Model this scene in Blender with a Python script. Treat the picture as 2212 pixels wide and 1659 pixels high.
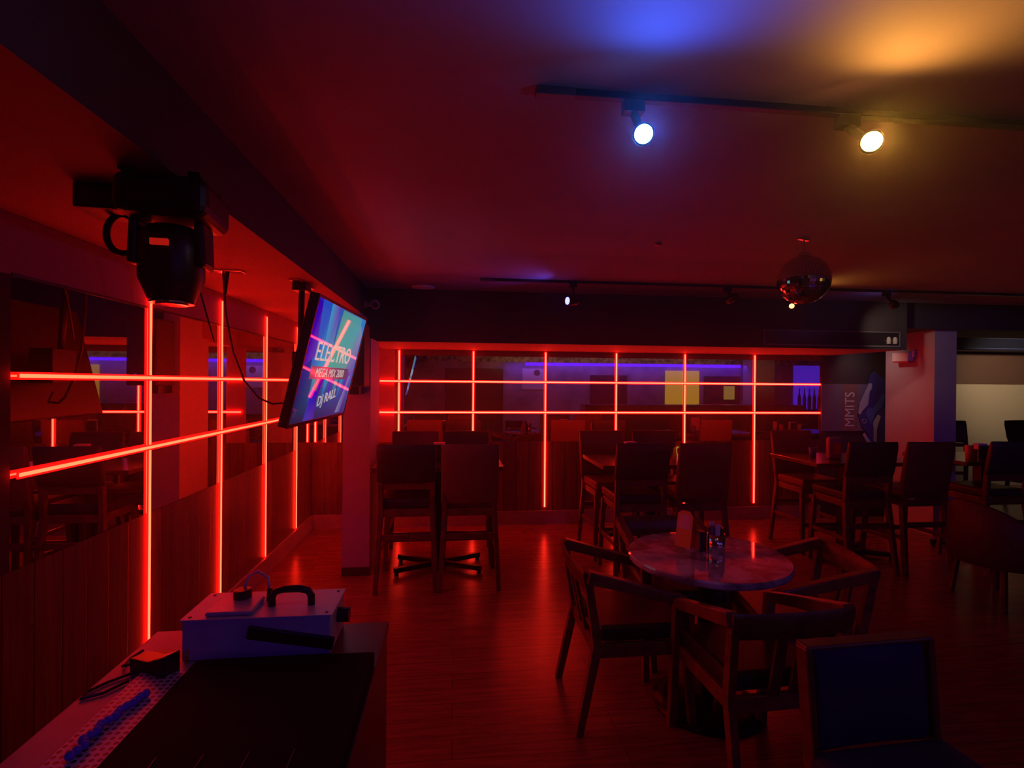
import bpy, bmesh, math, random
from mathutils import Vector, Matrix
random.seed(7)
PI = math.pi
for o in list(bpy.data.objects):
    bpy.data.objects.remove(o)
S = bpy.context.scene
COL = S.collection

# ------------------------------------------------------------------ camera
F_PX = 1120.0
YAW = math.atan(124 / F_PX); ROLL = math.radians(0.45); PITCH = math.atan(-2 / F_PX)
fw = Vector((math.sin(YAW) * math.cos(PITCH), math.cos(YAW) * math.cos(PITCH), math.sin(PITCH)))
rt = Vector((math.cos(YAW), -math.sin(YAW), 0)); up = rt.cross(fw)
r2 = math.cos(ROLL) * rt + math.sin(ROLL) * up
u2 = -math.sin(ROLL) * rt + math.cos(ROLL) * up
cd = bpy.data.cameras.new('camera'); cam = bpy.data.objects.new('camera', cd); COL.objects.link(cam)
m = Matrix.Identity(4)
for i in range(3):
    m[i][0] = r2[i]; m[i][1] = u2[i]; m[i][2] = -fw[i]
m[0][3], m[1][3], m[2][3] = 0, 0, 1.6
cam.matrix_world = m
cd.sensor_width = 36; cd.sensor_fit = 'HORIZONTAL'; cd.lens = 36 * F_PX / 2212
cd.clip_start = 0.05
S.camera = cam

# ------------------------------------------------------------------ world, exposure
w = bpy.data.worlds.new('world'); S.world = w; w.use_nodes = True
w.node_tree.nodes['Background'].inputs[0].default_value = (0.002, 0.0, 0.001, 1)
w.node_tree.nodes['Background'].inputs[1].default_value = 1.0
# thin haze added to draw the lens glow round the bright lamps
vs = w.node_tree.nodes.new('ShaderNodeVolumeScatter'); vs.inputs['Density'].default_value = 0.012
vs.inputs['Anisotropy'].default_value = 0.9
w.node_tree.links.new(vs.outputs[0], w.node_tree.nodes['World Output'].inputs['Volume'])
S.view_settings.view_transform = 'Standard'; S.view_settings.look = 'None'
S.view_settings.gamma = 1; S.view_settings.use_curve_mapping = False
S.view_settings.exposure = 0.0


def light(name, kind, loc, aim, power, color, size=0.05, spot=None, blend=0.5, sy=None):
    l = bpy.data.lights.new(name, kind); l.energy = power; l.color = color
    if kind == 'AREA':
        l.size = size
        if sy: l.shape = 'RECTANGLE'; l.size_y = sy
    else:
        l.shadow_soft_size = size
    if spot: l.spot_size = math.radians(spot); l.spot_blend = blend
    o = bpy.data.objects.new(name, l); COL.objects.link(o); o.location = loc
    d = Vector(aim) - Vector(loc)
    o.rotation_euler = d.to_track_quat('-Z', 'Y').to_euler()
    return o


# blue and warm fixtures of the club, on the ceiling tracks (two in view, others behind the camera), plus one added pillar light
BLUE = (0.07, 0.13, 1.0); AMBER = (1.0, 0.42, 0.05)
light('blue_track_spot_light', 'SPOT', (0.493, 1.30, 2.262), (0.40, 0.0, 2.30), 8.5, (0.03, 0.12, 1.0), 0.03, 176, 1.0)
light('amber_track_spot_light', 'SPOT', (1.152, 1.30, 2.281), (1.05, 0.0, 2.34), 11.0, AMBER, 0.03, 176, 1.0)
light('rear_blue_spot_light', 'SPOT', (-0.2, -1.6, 2.3), (-0.55, 1.6, 0.9), 15.0, (0.05, 0.015, 1.0), 0.06, 22, 0.8)
light('rear_blue_table_light', 'SPOT', (1.0, -1.8, 2.35), (1.28, 2.45, 0.75), 24.0, (0.18, 0.10, 1.0), 0.06, 13, 0.8)
light('rear_blue_wash_light', 'SPOT', (4.6, -1.2, 2.3), (5.25, 5.0, 1.5), 55.0, (0.20, 0.09, 1.0), 0.08, 24, 0.8)
light('small_blue_spot_light', 'SPOT', (0.86, 4.08, 2.27), (-0.2, 3.9, 2.36), 3.0, (0.14, 0.10, 1.0), 0.02, 120, 0.7)
light('warm_track_spot_light', 'SPOT', (3.75, 4.25, 2.28), (5.1, 5.25, 1.95), 11.0, (1.0, 0.68, 0.5), 0.03, 56, 0.9)
light('far_amber_spot_light', 'SPOT', (2.90, 4.02, 2.28), (3.3, 3.6, 2.50), 2.2, AMBER, 0.02, 120, 0.9)
light('added_warm_pillar_light', 'SPOT', (4.62, 5.52, 2.16), (5.0, 5.66, 1.55), 4.5, (1.0, 0.74, 0.62), 0.04, 110, 1.0)  # unseen warm light, added to wash the pillar side and the banner
light('cool_track_glow_light', 'SPOT', (3.82, 4.16, 2.30), (3.7, 4.4, 2.44), 0.5, (0.25, 0.25, 1.0), 0.03, 150, 0.9)
light('side_room_light', 'SPOT', (8.4, 5.9, 2.4), (8.8, 7.5, 1.7), 75.0, (1.0, 0.72, 0.42), 0.1, 84, 1.0)
light('mirror_bar_blue_light', 'AREA', (5.4, -2.80, 2.16), (5.4, -3.0, 1.5), 26.0, (0.10, 0.02, 1.0), 7.8, sy=0.05)
light('mirror_bar_warm_light', 'AREA', (4.5, -2.5, 2.0), (4.5, -3.0, 2.4), 3.0, (1.0, 0.62, 0.2), 7.0, sy=0.05)
light('rear_hall_dim_light', 'AREA', (4.0, -2.0, 2.38), (4.0, -2.9, 1.0), 7.0, (1.0, 0.40, 0.45), 6.0, sy=0.3)
light('rear_pillar_light', 'SPOT', (8.2, -0.9, 2.3), (8.85, -2.5, 1.9), 5.0, (1.0, 0.7, 0.45), 0.05, 50, 0.8)

# ------------------------------------------------------------------ materials
MATS = {}


def mat(name, col=(0.5, 0.5, 0.5), rough=0.5, metal=0.0, emit=None, es=1.0, noise=None, bump=None, spec=0.5,
        coat=0.0, trans=0.0, alpha=1.0):
    """noise=(scale, amount, detail) modulates the colour; bump=(scale, strength)."""
    if name in MATS: return MATS[name]
    M = bpy.data.materials.new(name); M.use_nodes = True; nt = M.node_tree; b = nt.nodes['Principled BSDF']
    b.inputs['Base Color'].default_value = (*col, 1); b.inputs['Roughness'].default_value = rough
    b.inputs['Metallic'].default_value = metal; b.inputs['Specular IOR Level'].default_value = spec
    b.inputs['Coat Weight'].default_value = coat; b.inputs['Transmission Weight'].default_value = trans
    if emit:
        b.inputs['Emission Color'].default_value = (*emit, 1); b.inputs['Emission Strength'].default_value = es
    tc = nt.nodes.new('ShaderNodeTexCoord')
    if noise:
        n = nt.nodes.new('ShaderNodeTexNoise'); n.inputs['Scale'].default_value = noise[0]
        n.inputs['Detail'].default_value = noise[2] if len(noise) > 2 else 4
        nt.links.new(tc.outputs['Object'], n.inputs['Vector'])
        r = nt.nodes.new('ShaderNodeValToRGB'); a = noise[1]
        r.color_ramp.elements[0].position = 0.3; r.color_ramp.elements[1].position = 0.7
        r.color_ramp.elements[0].color = (*[max(0, c * (1 - a)) for c in col], 1)
        r.color_ramp.elements[1].color = (*[min(1, c * (1 + a)) for c in col], 1)
        nt.links.new(n.outputs['Fac'], r.inputs[0]); nt.links.new(r.outputs[0], b.inputs['Base Color'])
    if bump:
        n = nt.nodes.new('ShaderNodeTexNoise'); n.inputs['Scale'].default_value = bump[0]
        nt.links.new(tc.outputs['Object'], n.inputs['Vector'])
        bp = nt.nodes.new('ShaderNodeBump'); bp.inputs['Strength'].default_value = bump[1]; bp.inputs['Distance'].default_value = 0.01
        nt.links.new(n.outputs['Fac'], bp.inputs['Height']); nt.links.new(bp.outputs[0], b.inputs['Normal'])
    MATS[name] = M
    return M


def mat_planks(name, c1, c2, mapping_rot, bw, bh, rough, mortar=(0.01, 0.004, 0.004), ms=0.004, bumpy=0.2):
    if name in MATS: return MATS[name]
    M = bpy.data.materials.new(name); M.use_nodes = True; nt = M.node_tree; b = nt.nodes['Principled BSDF']
    tc = nt.nodes.new('ShaderNodeTexCoord'); mp = nt.nodes.new('ShaderNodeMapping')
    mp.inputs['Rotation'].default_value = mapping_rot
    br = nt.nodes.new('ShaderNodeTexBrick'); br.inputs['Scale'].default_value = 1.0
    br.inputs['Brick Width'].default_value = bw; br.inputs['Row Height'].default_value = bh
    br.inputs['Mortar Size'].default_value = ms; br.inputs['Mortar Smooth'].default_value = 0.3
    br.inputs['Color1'].default_value = (*c1, 1); br.inputs['Color2'].default_value = (*c2, 1)
    br.inputs['Mortar'].default_value = (*mortar, 1); br.offset = 0.37
    nt.links.new(tc.outputs['Object'], mp.inputs[0]); nt.links.new(mp.outputs[0], br.inputs[0])
    st = nt.nodes.new('ShaderNodeMapping'); st.inputs['Scale'].default_value = (1.5, 22, 22)
    nt.links.new(mp.outputs[0], st.inputs[0])
    n = nt.nodes.new('ShaderNodeTexNoise'); n.inputs['Scale'].default_value = 2.2; n.inputs['Detail'].default_value = 6
    nt.links.new(st.outputs[0], n.inputs['Vector'])
    mx = nt.nodes.new('ShaderNodeMixRGB'); mx.blend_type = 'MULTIPLY'; mx.inputs[0].default_value = 0.75
    r = nt.nodes.new('ShaderNodeValToRGB'); r.color_ramp.elements[0].position = 0.3; r.color_ramp.elements[0].color = (0.35, 0.35, 0.35, 1)
    r.color_ramp.elements[1].position = 0.7
    nt.links.new(n.outputs['Fac'], r.inputs[0]); nt.links.new(br.outputs['Color'], mx.inputs[1]); nt.links.new(r.outputs[0], mx.inputs[2])
    nt.links.new(mx.outputs[0], b.inputs['Base Color']); b.inputs['Roughness'].default_value = rough
    bp = nt.nodes.new('ShaderNodeBump'); bp.inputs['Strength'].default_value = bumpy; bp.inputs['Distance'].default_value = 0.004
    bp.invert = True
    nt.links.new(br.outputs['Fac'], bp.inputs['Height']); nt.links.new(bp.outputs[0], b.inputs['Normal'])
    MATS[name] = M
    return M


M_CEIL = mat('ceiling_paint', (0.31, 0.26, 0.36), 0.75, noise=(1.2, 0.12), bump=(60, 0.05))
M_DARKWALL = mat('charcoal_paint', (0.045, 0.04, 0.045), 0.7, noise=(2.0, 0.15))
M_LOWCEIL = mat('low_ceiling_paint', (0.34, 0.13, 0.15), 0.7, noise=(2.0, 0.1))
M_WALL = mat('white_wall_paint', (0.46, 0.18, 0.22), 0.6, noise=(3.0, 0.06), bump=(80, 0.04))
M_PILLAR = mat('pillar_paint', (0.42, 0.35, 0.42), 0.6, noise=(3.0, 0.06))
M_FLOOR = mat_planks('floor_planks', (0.33, 0.10, 0.07), (0.28, 0.085, 0.06), (0, 0, 0), 1.2, 0.13, 0.26, mortar=(0.12, 0.05, 0.04), ms=0.002, bumpy=0.03)
M_WAINB = mat_planks('wainscot_back_boards', (0.30, 0.12, 0.085), (0.16, 0.06, 0.045), (PI / 2, 0, PI / 2), 3.0, 0.14, 0.32)
M_WAINL = mat_planks('wainscot_left_boards', (0.30, 0.12, 0.085), (0.16, 0.06, 0.045), (0, PI / 2, 0), 3.0, 0.14, 0.32)
M_BASE = mat('baseboard_tile', (0.45, 0.36, 0.36), 0.28, noise=(4, 0.2))
M_MIRROR = mat('smoked_mirror', (0.62, 0.60, 0.62), 0.012, 1.0)
M_TRIM = mat('dark_trim', (0.06, 0.035, 0.03), 0.35)
M_WOOD = mat('dark_chair_wood', (0.13, 0.05, 0.028), 0.36, noise=(18, 0.35))
M_WOODL = mat('reddish_chair_wood', (0.22, 0.085, 0.045), 0.34, noise=(18, 0.35))
M_BLKLEA = mat('black_leather', (0.028, 0.022, 0.026), 0.42, bump=(120, 0.12))
M_BRNLEA = mat('maroon_leather', (0.16, 0.055, 0.05), 0.5, bump=(120, 0.12))
M_BLUEFAB = mat('blue_fabric', (0.03, 0.02, 0.12), 0.75, bump=(200, 0.2))
M_TABTOP = mat('dark_table_top', (0.10, 0.05, 0.04), 0.25, noise=(10, 0.3), coat=0.3)
M_BLKMET = mat('black_metal', (0.015, 0.015, 0.017), 0.38, 0.4)
M_BLKPLA = mat('black_plastic', (0.018, 0.016, 0.018), 0.35)
M_CHROME = mat('chrome', (0.75, 0.75, 0.78), 0.12, 1.0)
M_WHTPLA = mat('white_plastic', (0.70, 0.68, 0.70), 0.4)
M_WHTMET = mat('white_metal', (0.55, 0.53, 0.60), 0.38, noise=(9, 0.08))
M_CORE = mat('neon_core', (0, 0, 0), 0.5, emit=(1.0, 0.026, 0.010), es=16.0)
M_CORE2 = mat('neon_core_back', (0, 0, 0), 0.5, emit=(1.0, 0.034, 0.016), es=18.0)
M_GLOW = mat('neon_halo', (0.6, 0.02, 0.01), 0.4, emit=(1.0, 0.0008, 0.0006), es=12.0)
M_LBLUE = mat('blue_lamp_lens', (0, 0, 0), 0.4, emit=(0.10, 0.30, 1.0), es=90)
M_LDIM = mat('small_blue_lamp_lens', (0, 0, 0), 0.4, emit=(0.12, 0.12, 1.0), es=7)
M_LAMB = mat('amber_lamp_lens', (0, 0, 0), 0.4, emit=(1.0, 0.40, 0.07), es=80)
M_PAPER = mat('paper', (0.8, 0.76, 0.75), 0.6)
M_RED = mat('red_card', (0.55, 0.05, 0.06), 0.45)
M_ORANGE = mat('orange_card', (0.85, 0.30, 0.06), 0.45)
M_PINKW = mat('pink_card', (0.80, 0.35, 0.38), 0.45)
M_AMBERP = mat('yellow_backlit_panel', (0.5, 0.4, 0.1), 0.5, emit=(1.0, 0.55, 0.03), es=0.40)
M_YPAP = mat('glowing_yellow_paper', (0.7, 0.6, 0.12), 0.6, emit=(1.0, 0.75, 0.08), es=0.20)  # weak glow put into the paper in place of light on it
M_STONE = mat('stone_ledge', (0.42, 0.36, 0.24), 0.8, noise=(9, 0.8, 6), bump=(14, 0.8))
M_PURP = mat('rear_wall_plaster', (0.34, 0.26, 0.30), 0.7, noise=(2.2, 0.35, 6))
M_GLASSB = mat('blue_bottle_glass', (0.12, 0.10, 0.7), 0.1, coat=0.5)
M_GLASSA = mat('amber_bottle_glass', (0.6, 0.30, 0.05), 0.1, coat=0.5)
M_GLASSC = mat('clear_glass', (0.9, 0.9, 0.95), 0.03, trans=0.9)
M_BEIGE = mat('beige_wall_paint', (0.62, 0.53, 0.42), 0.6)
M_BROWN = mat('brown_wall_paint', (0.16, 0.085, 0.07), 0.6)
M_GREYP = mat('grey_banner_print', (0.20, 0.19, 0.26), 0.5, noise=(2, 0.2))
M_BRNP = mat('brown_banner_print', (0.30, 0.15, 0.15), 0.5)
M_NAVY = mat('navy_print', (0.06, 0.06, 0.30), 0.4)
M_MIDBLUE = mat('mid_blue_print', (0.10, 0.16, 0.50), 0.4)
M_LILAC = mat('pale_print', (0.62, 0.60, 0.72), 0.4)
M_BLUEROPE = mat('violet_bead', (0.16, 0.07, 0.85), 0.6, bump=(300, 0.3))


def marble():
    M = mat('grey_marble', (0.4, 0.37, 0.42), 0.04, coat=0.5); nt = M.node_tree; b = nt.nodes['Principled BSDF']
    tc = nt.nodes.new('ShaderNodeTexCoord')
    n1 = nt.nodes.new('ShaderNodeTexNoise'); n1.inputs['Scale'].default_value = 5; n1.inputs['Detail'].default_value = 9
    n1.inputs['Distortion'].default_value = 1.6
    r = nt.nodes.new('ShaderNodeValToRGB')
    r.color_ramp.elements[0].position = 0.36; r.color_ramp.elements[0].color = (0.14, 0.12, 0.15, 1)
    r.color_ramp.elements[1].position = 0.62; r.color_ramp.elements[1].color = (0.62, 0.58, 0.62, 1)
    nt.links.new(tc.outputs['Object'], n1.inputs['Vector']); nt.links.new(n1.outputs['Fac'], r.inputs[0])
    nt.links.new(r.outputs[0], b.inputs['Base Color'])
    return M


M_MARBLE = marble()


def perforated():
    M = mat('perforated_metal', (0.6, 0.5, 0.55), 0.4); nt = M.node_tree; b = nt.nodes['Principled BSDF']
    tc = nt.nodes.new('ShaderNodeTexCoord'); v = nt.nodes.new('ShaderNodeTexVoronoi'); v.voronoi_dimensions = '2D'; v.inputs['Scale'].default_value = 60
    v.inputs['Randomness'].default_value = 0.0
    nt.links.new(tc.outputs['Object'], v.inputs['Vector'])
    r = nt.nodes.new('ShaderNodeValToRGB'); r.color_ramp.interpolation = 'CONSTANT'
    r.color_ramp.elements[0].color = (0.02, 0.01, 0.02, 1); r.color_ramp.elements[1].position = 0.30
    r.color_ramp.elements[1].color = (0.62, 0.5, 0.58, 1)
    nt.links.new(v.outputs['Distance'], r.inputs[0]); nt.links.new(r.outputs[0], b.inputs['Base Color'])
    return M


M_PERF = perforated()


def vcol_screen():
    M = mat('lit_screen', (0.01, 0.01, 0.01), 0.02); nt = M.node_tree; b = nt.nodes['Principled BSDF']
    a = nt.nodes.new('ShaderNodeAttribute'); a.attribute_name = 'Col'
    nt.links.new(a.outputs['Color'], b.inputs['Emission Color']); b.inputs['Emission Strength'].default_value = 0.65; b.inputs['Specular IOR Level'].default_value = 0.9
    return M


M_SCREEN = vcol_screen()
M_SCRTXT = mat('screen_caption_light', (0.05, 0.05, 0.05), 0.2, emit=(0.62, 0.60, 0.55), es=0.7)
M_SCRBAR = mat('screen_caption_band', (0.02, 0.01, 0.02), 0.1, emit=(0.12, 0.04, 0.10), es=1.0)


# ------------------------------------------------------------------ mesh helpers
def obj(name, bm, m, parent=None, smooth=False, bevel=0.0, seg=2):
    me = bpy.data.meshes.new(name); bm.to_mesh(me); bm.free()
    for mm in (m if isinstance(m, (list, tuple)) else [m]): me.materials.append(mm)
    if smooth:
        for p in me.polygons: p.use_smooth = True
    o = bpy.data.objects.new(name, me); COL.objects.link(o)
    if parent: o.parent = parent
    if bevel:
        md = o.modifiers.new('bevel', 'BEVEL'); md.width = bevel; md.segments = seg; md.limit_method = 'ANGLE'
    return o


def tag(o, label, cat, group=None):
    o['label'] = label; o['category'] = cat
    if group: o['group'] = group
    return o


def thing(name, label, cat, loc=(0, 0, 0), rz=0, group=None):
    o = bpy.data.objects.new(name, None); COL.objects.link(o); o.location = loc; o.rotation_euler = (0, 0, rz)
    o.empty_display_size = 0.1
    return tag(o, label, cat, group)


def struct(name, bm, m, **k):
    o = obj(name, bm, m, **k); o['kind'] = 'structure'
    return o


def dup(root, loc, rz, label, group=None):
    r = root.copy(); COL.objects.link(r); r.location = loc; r.rotation_euler = (0, 0, rz); r['label'] = label
    if group: r['group'] = group
    for ch in list(root.children):
        c = ch.copy(); COL.objects.link(c); c.parent = r
        for g in list(ch.children):
            d = g.copy(); COL.objects.link(d); d.parent = c
    return r


def bx(x0, x1, y0, y1, z0, z1, bm=None):
    bm = bm or bmesh.new()
    mt = Matrix.Translation(((x0 + x1) / 2, (y0 + y1) / 2, (z0 + z1) / 2)) @ Matrix.Diagonal((abs(x1 - x0), abs(y1 - y0), abs(z1 - z0), 1))
    bmesh.ops.create_cube(bm, size=1, matrix=mt)
    return bm


def bar(p0, p1, wx, wy, bm=None, roll_ref=(0, 1, 0), w1=None):
    """rectangular bar from p0 to p1; wy measured along roll_ref; w1=(wx,wy) at the far end"""
    bm = bm or bmesh.new()
    p0, p1 = Vector(p0), Vector(p1); d = (p1 - p0).normalized(); ref = Vector(roll_ref)
    a = d.cross(ref)
    if a.length < 1e-4: a = d.cross(Vector((1, 0, 0)))
    a.normalize(); b = a.cross(d).normalized()
    e = w1 or (wx, wy); vs = []
    for p, (sx, sy) in ((p0, (wx, wy)), (p1, e)):
        for i, j in ((-1, -1), (1, -1), (1, 1), (-1, 1)):
            vs.append(bm.verts.new(p + a * i * sx / 2 + b * j * sy / 2))
    bm.faces.new(vs[3::-1]); bm.faces.new(vs[4:])
    for k in range(4): bm.faces.new((vs[k], vs[(k + 1) % 4], vs[4 + (k + 1) % 4], vs[4 + k]))
    bmesh.ops.recalc_face_normals(bm, faces=bm.faces)
    return bm


def tube(pts, r, bm=None, n=8, caps=True):
    bm = bm or bmesh.new(); pts = [Vector(p) for p in pts]; rings = []
    prev = None
    for i, p in enumerate(pts):
        d = (pts[min(i + 1, len(pts) - 1)] - pts[max(i - 1, 0)]).normalized()
        a = d.cross(prev) if prev is not None else d.orthogonal()
        if prev is None: a = a.normalized()
        else:
            a = (prev - d * prev.dot(d)).normalized()
        prev = a; b = d.cross(a); rr = r[i] if isinstance(r, (list, tuple)) else r
        rings.append([bm.verts.new(p + (a * math.cos(2 * PI * k / n) + b * math.sin(2 * PI * k / n)) * rr) for k in range(n)])
    for i in range(len(rings) - 1):
        for k in range(n): bm.faces.new((rings[i][k], rings[i][(k + 1) % n], rings[i + 1][(k + 1) % n], rings[i + 1][k]))
    if caps: bm.faces.new(rings[0][::-1]); bm.faces.new(rings[-1])
    bmesh.ops.recalc_face_normals(bm, faces=bm.faces)
    return bm


def lathe(prof, n=32, bm=None, c=(0, 0), mtx=None):
    bm = bm or bmesh.new(); rings = []; new = []
    for r, z in prof:
        ring = [bm.verts.new((c[0] + r * math.cos(2 * PI * k / n), c[1] + r * math.sin(2 * PI * k / n), z)) for k in range(n)]
        rings.append(ring); new += ring
    for i in range(len(rings) - 1):
        for k in range(n): bm.faces.new((rings[i][k], rings[i][(k + 1) % n], rings[i + 1][(k + 1) % n], rings[i + 1][k]))
    bm.faces.new(rings[0][::-1]); bm.faces.new(rings[-1])
    if mtx: bmesh.ops.transform(bm, matrix=mtx, verts=new)
    bmesh.ops.recalc_face_normals(bm, faces=bm.faces)
    return bm


def prism(poly, d, mtx=None, bm=None):
    """poly in local XY extruded along +Z by d, then transformed"""
    bm = bm or bmesh.new()
    a = [bm.verts.new((x, y, 0)) for x, y in poly]; b = [bm.verts.new((x, y, d)) for x, y in poly]
    bm.faces.new(a[::-1]); bm.faces.new(b)
    for i in range(len(poly)): bm.faces.new((a[i], a[(i + 1) % len(poly)], b[(i + 1) % len(poly)], b[i]))
    if mtx: bmesh.ops.transform(bm, matrix=mtx, verts=a + b)
    bmesh.ops.recalc_face_normals(bm, faces=bm.faces)
    return bm


def text_mesh(s, size, depth=0.001):
    cu = bpy.data.curves.new('caption', 'FONT'); cu.body = s; cu.size = size; cu.extrude = depth
    cu.align_x = 'CENTER'; cu.align_y = 'CENTER'; cu.resolution_u = 3
    o = bpy.data.objects.new('caption_source', cu); COL.objects.link(o)
    dg = bpy.context.evaluated_depsgraph_get()
    me = bpy.data.meshes.new_from_object(o.evaluated_get(dg))
    bpy.data.objects.remove(o)
    bm = bmesh.new(); bm.from_mesh(me); bpy.data.meshes.remove(me)
    return bm


# ------------------------------------------------------------------ setting
XL, XR, YB, YR, ZC = -1.54, 11.6, 5.84, -3.0, 2.44
XK, YK = -0.785, 4.75            # faces of the dropped ceiling left and at the back
struct('floor', bx(XL - 0.1, XR + 0.1, YR - 0.1, 8.2, -0.1, 0), M_FLOOR)
struct('ceiling', bx(XK, XR + 0.1, YR - 0.1, YK, ZC, ZC + 0.1), M_CEIL)
struct('ceiling', bx(XL, XK, YR, YB, 2.18, ZC + 0.1), [M_LOWCEIL, M_DARKWALL])
lc = bpy.data.objects['ceiling.001']
for p in lc.data.polygons:
    if p.normal.x > 0.9: p.material_index = 1
# dropped bulkhead over the mirror wall: dark front face, pale underside
sb = struct('trim_1', bx(XK + 0.001, 4.52, YK, YB, 1.965, ZC + 0.1), [M_LOWCEIL, M_DARKWALL])
for p in sb.data.polygons:
    if p.normal.y < -0.9 or p.normal.x > 0.9: p.material_index = 1
struct('trim_2', bx(4.521, XR, 4.9, 5.7, 2.20, ZC + 0.1), M_DARKWALL)
struct('ceiling', bx(4.521, XR, 5.701, 8.2, 2.62, 2.7), M_DARKWALL)
# left wall: baseboard, boards, mirror band, plaster above
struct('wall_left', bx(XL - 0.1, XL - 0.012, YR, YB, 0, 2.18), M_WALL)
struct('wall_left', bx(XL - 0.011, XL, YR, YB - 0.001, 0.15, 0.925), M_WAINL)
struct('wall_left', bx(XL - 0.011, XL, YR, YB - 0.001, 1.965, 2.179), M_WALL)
struct('wall_left', bx(XL - 0.011, XL, YR, 1.99, 0.926, 1.964), M_DARKWALL)
struct('baseboard_left', bx(XL - 0.011, XL + 0.018, YR, YB - 0.02, 0, 0.149), M_BASE)
struct('trim_3', bx(XL + 0.0, XL + 0.006, 1.99, YB - 0.02, 1.962, 1.972), M_TRIM)
# back wall
struct('wall_back', bx(XL - 0.1, 6.12, YB + 0.012, YB + 0.11, 0, 2.44), M_WALL)
struct('wall_back', bx(XL, 4.41, YB, YB + 0.011, 0.15, 0.935), M_WAINB)
struct('wall_back', bx(-0.70, 4.41, YB, YB + 0.011, 1.90, 1.964), mat('trim_over_mirror', (0.14, 0.05, 0.05), 0.5))
struct('wall_back', bx(-0.86, -0.66, YB - 0.001, YB + 0.011, 0.936, 1.964), M_WALL)
struct('wall_back', bx(4.411, 6.12, YB - 0.01, YB + 0.011, 0, 2.44), M_DARKWALL)
struct('baseboard_back', bx(XL + 0.02, 4.41, YB - 0.018, YB, 0, 0.149), M_BASE)
struct('wall_side_room', bx(6.0, XR, 7.5, 7.6, 1.64, 2.62), M_BROWN)
struct('wall_side_room', bx(6.0, XR, 7.5, 7.6, 0, 1.639), M_BEIGE)
struct('wall_right', bx(XR, XR + 0.1, YR, 7.6, 0, 2.62), M_DARKWALL)
struct('wall_rear', bx(XL - 0.1, XR + 0.1, YR - 0.1, YR, 0, 2.2), M_PURP)
struct('wall_rear', bx(XL - 0.1, XR + 0.1, YR - 0.1, YR + 0.03, 2.2, 2.43), M_STONE)
# mirrors are fitted panels
ml = obj('mirror', bx(XL - 0.011, XL - 0.001, 1.992, YB - 0.003, 0.927, 1.963), M_MIRROR)
tag(ml, 'long smoked mirror band on the left wall behind the slanting neon line', 'mirror')
mb = obj('mirror', bx(-0.659, 4.409, YB + 0.001, YB + 0.011, 0.937, 1.899), M_MIRROR)
tag(mb, 'long smoked mirror band on the back wall behind the neon grid', 'mirror')
mc = obj('mirror', bx(XL, -0.861, YB + 0.001, YB + 0.011, 0.937, 1.963), M_MIRROR)
tag(mc, 'narrow mirror in the far left corner behind the wall-mounted television', 'mirror')
# pillars
struct('wall_pillar_left', bx(-0.91, -0.69, 4.39, 4.87, 0, 1.964), M_PILLAR)
struct('wall_pillar_left', bx(-0.91, -0.786, 4.39, YK, 1.965, 2.179), M_PILLAR)
struct('baseboard_pillar', bx(-0.914, -0.686, 4.385, 4.875, 0, 0.07), M_TRIM)
struct('wall_pillar_right', bx(5.085, 5.345, 5.0, 5.63, 0, 2.199), M_PILLAR)
struct('wall_pillar_rear', bx(8.55, 9.15, -2.95, -2.3, 0, 2.43), M_BEIGE)


# ------------------------------------------------------------------ neon tubes
def neon(p0, p1, label, axis_out, r=0.007):
    """LED neon, one straight line: a flat strip glowing as its red halo, with the bright line in front"""
    p0, p1 = Vector(p0), Vector(p1); out = Vector(axis_out)
    root = thing('neon_tube', label, 'neon light', p0, 0, 'red neon tubes on the walls')
    d = p1 - p0
    obj('halo_strip', bar(out * 0.006, d + out * 0.006, 0.027, 0.006, roll_ref=out), M_GLOW, root)  # flex body widened and made to glow as the red bloom
    e = d.normalized() * 0.004
    obj('bright_line', tube([e + out * 0.0085, d * 0.5 + out * 0.0085, d - e + out * 0.0085], r), M_CORE2 if axis_out == OB else M_CORE, root, smooth=True)
    return root


OB, OL = (0, -1, 0), (1, 0, 0)
for i, x in enumerate((-0.610, 0.209, 1.03, 1.86, 2.69, 3.56)):
    pos = ('leftmost', 'second from left', 'third from left', 'fourth from left', 'fifth from left', 'rightmost')[i]
    neon((x, YB - 0.02 + 0.02, 0.19), (x, YB, 1.955), 'vertical red neon line on the back mirror wall, %s of six' % pos, OB)
neon((-0.82, YB - 0.010, 1.612), (4.40, YB - 0.010, 1.612), 'upper horizontal red neon line across the back mirror', OB)
neon((-0.82, YB - 0.010, 1.268), (4.40, YB - 0.010, 1.268), 'lower horizontal red neon line across the back mirror', OB)
neon((-1.50, YB, 0.94), (-1.50, YB, 1.955), 'short vertical red neon line in the far left corner', OB)
for i, y in enumerate((2.81, 3.62, 4.44, 5.27)):
    neon((XL, y, 0.16), (XL, y, 2.13), 'vertical red neon line on the left wall, %s' % ('nearest the camera', 'second from the camera', 'third from the camera', 'farthest from the camera')[i], OL)
neon((XL + 0.010, 2.0, 1.612), (XL + 0.010, 5.80, 1.612), 'upper long red neon line running level along the left wall', OL)
neon((XL + 0.010, 2.0, 1.262), (XL + 0.010, 5.80, 1.262), 'lower long red neon line along the left wall, rising toward the television', OL)


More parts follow.
